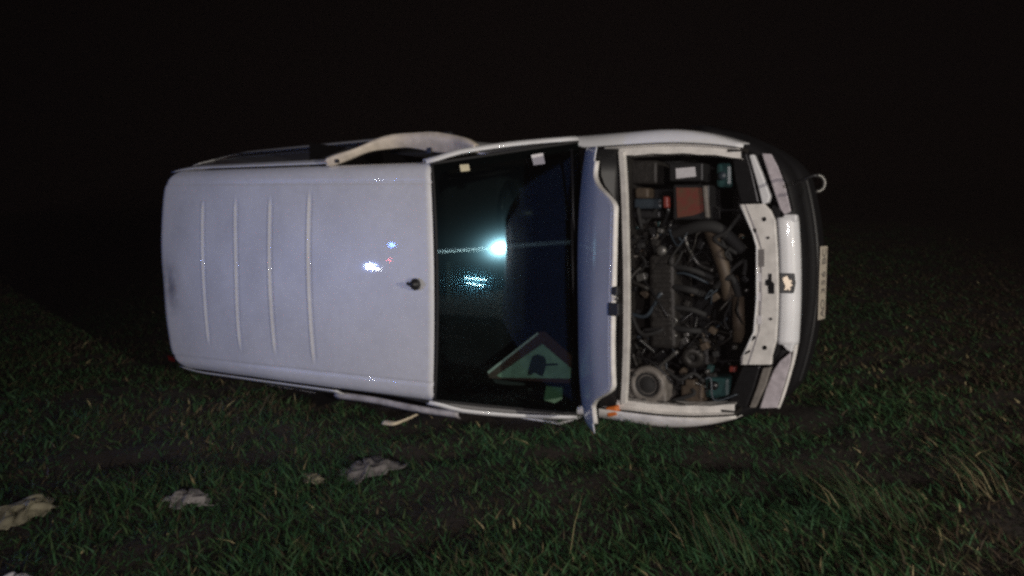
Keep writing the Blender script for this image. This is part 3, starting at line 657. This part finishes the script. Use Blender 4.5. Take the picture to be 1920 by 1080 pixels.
# ------------------------------------------------------------------ things lying inside the windscreen
def inv(p): return W(*p)
sg = bpy.data.objects.new('road_sign', None); COL.objects.link(sg); sg.location = W(*ws_px(1015, 690, -.05))
tag(sg, 'triangular roadworks sign with red border lying behind the windscreen', 'road sign')
def sgn(pxs, off, th, name, m):
    n3 = W(*nW) - W(0, 0, 0)
    pts = [W(*ws_px(x, y, off)) - sg.location for x, y in pxs]
    return MB().prism(pts, -th * n3).build(name, m, sg, bevel=0)
sgn([(1012, 622), (1022, 622), (1122, 712), (1118, 722), (918, 709), (914, 699)], -.050, .004, 'border', 'sign_red')
sgn([(1017, 645), (1094, 710), (940, 708), (931, 704)], -.0475, .002, 'panel', 'sign_white')
sgn([(998, 668), (1008, 664), (1020, 668), (1024, 676), (1023, 690), (1018, 706), (1010, 703), (1002, 699), (994, 704), (989, 703), (992, 686)], -.0455, .001, 'pictogram', 'sign_black')
sgn([(1022, 682), (1046, 681), (1046, 685), (1022, 686)], -.0455, .001, 'pictogram', 'sign_black')
sgn([(914, 697), (916, 701), (1010, 626), (1008, 623)], -.0455, .001, 'edge', 'label_white')
cdq = MB().prism([W(*ws_px(x, y, -.05)) for x, y in ((1024, 724), (1055, 727), (1054, 748), (1040, 756), (1020, 750))], -.002 * (W(*nW) - W(0, 0, 0))).build('card', 'green_card')
tag(cdq, 'green card lying under the sign behind the windscreen', 'card')

# ------------------------------------------------------------------ debris on the grass
def crumple(name, m, label, cat, px_poly, amp, seed, hgt=.05, group=None):
    r = np.random.default_rng(seed); pts = [np.array(G(x, y, hgt)) for x, y in px_poly]; a, b, c, d = pts; rows = []
    ph = r.uniform(0, 6, 8)
    for t in lin(0, 1, 30):
        row = []
        for s_ in lin(0, 1, 36):
            p_ = (a * (1 - s_) + b * s_) * (1 - t) + (d * (1 - s_) + c * s_) * t
            z = .6 * amp * (abs(math.sin(7 * s_ + ph[0] + 3 * t)) + .6 * abs(math.sin(11 * t + ph[1] - 4 * s_)) + .4 * math.sin(19 * s_ + 13 * t + ph[2]) + .25 * math.sin(31 * s_ - 23 * t + ph[5]))
            e = smooth(3.2 * min(s_, 1 - s_, t, 1 - t)); jx = .018 * math.sin(17 * s_ + 9 * t + ph[3]); jy = .018 * math.sin(15 * t + 11 * s_ + ph[4])
            row.append((p_[0] + jx, p_[1] + jy, gz(p_[0], p_[1]) + .014 + hgt * .34 * e + .6 * z * e))
        rows.append(row)
    o = MB().grid(rows).build(name, m, None, True, solid=.002); return tag(o, label, cat, group)
crumple('crumpled_cloth', 'cloth_grey', 'crumpled pinkish grey cloth on the grass below the windscreen', 'cloth', [(636, 866), (700, 838), (766, 856), (660, 890)], .035, 3, .05)
crumple('crumpled_rag', 'cloth_grey', 'small flattened grey rag in the grass near the left', 'rag', [(312, 922), (372, 912), (400, 926), (322, 936)], .02, 5, .05)
crumple('torn_cardboard', 'paper', 'torn yellowish cardboard scrap at the left edge of the grass', 'cardboard', [(-14, 940), (92, 908), (100, 938), (-6, 968)], .05, 8, .06)
crumple('paper_scrap', 'paper', 'tiny pale paper scrap left of the crumpled cloth', 'paper', [(572, 884), (598, 888), (600, 897), (578, 896)], .006, 11, .03)
crumple('white_bag', 'label_white', 'white plastic bag cut off by the bottom left corner', 'bag', [(-6, 1066), (50, 1064), (72, 1092), (-14, 1098)], .02, 13, .05)
st_ = [G(720, 794, .07), G(742, 796, .075), G(762, 789, .08), G(780, 781, .085)]
rows = []
for q in spline(st_, 5): rows.append([q + Vector((0, -.018, .0)), q + Vector((0, -.008, .012)), q + Vector((0, .010, .014)), q + Vector((0, .02, .004))])
tag(MB().grid(rows).build('trim_strip', 'pale', None, True, solid=.004), 'bent pale plastic trim strip lying below the roof', 'trim strip')
def tuft(px, py, n, hgt, lean_dir, label, dryness, spread=.12):
    c = G(px, py); e = bpy.data.objects.new('grass_tuft', None); COL.objects.link(e); e.location = (0, 0, 0)
    x = rng.normal(c.x, spread, n); y = rng.normal(c.y, spread * .7, n); hh = hgt * rng.uniform(.6, 1.1, n)
    o = blades(x, y, hh, np.full(n, lean_dir) + rng.normal(0, .25, n), rng.uniform(.5, 1.0, n), rng.uniform(.0022, .0042, n), np.clip(rng.normal(dryness, .22, n), 0, .95), 'grass_tuft')
    bpy.data.objects.remove(e); return tag(o, label, 'grass tuft', 'taller grass tufts')
tuft(1640, 965, 110, .22, 2.9, 'large leaning tuft of dry pale grass at the right', .66, .10)
tuft(1870, 935, 42, .20, 2.9, 'dry straw tuft near the right edge of the picture', .84, .08)
tuft(1380, 1050, 100, .18, 2.6, 'green tuft with pale tips near the bottom edge', .58, .065)
tuft(1075, 1040, 8, .22, 1.6, 'few thin upright dry stalks near the bottom middle', .72, .05)
tuft(1120, 822, 26, .17, .6, 'short stalks standing before the bonnet corner', .7, .08)
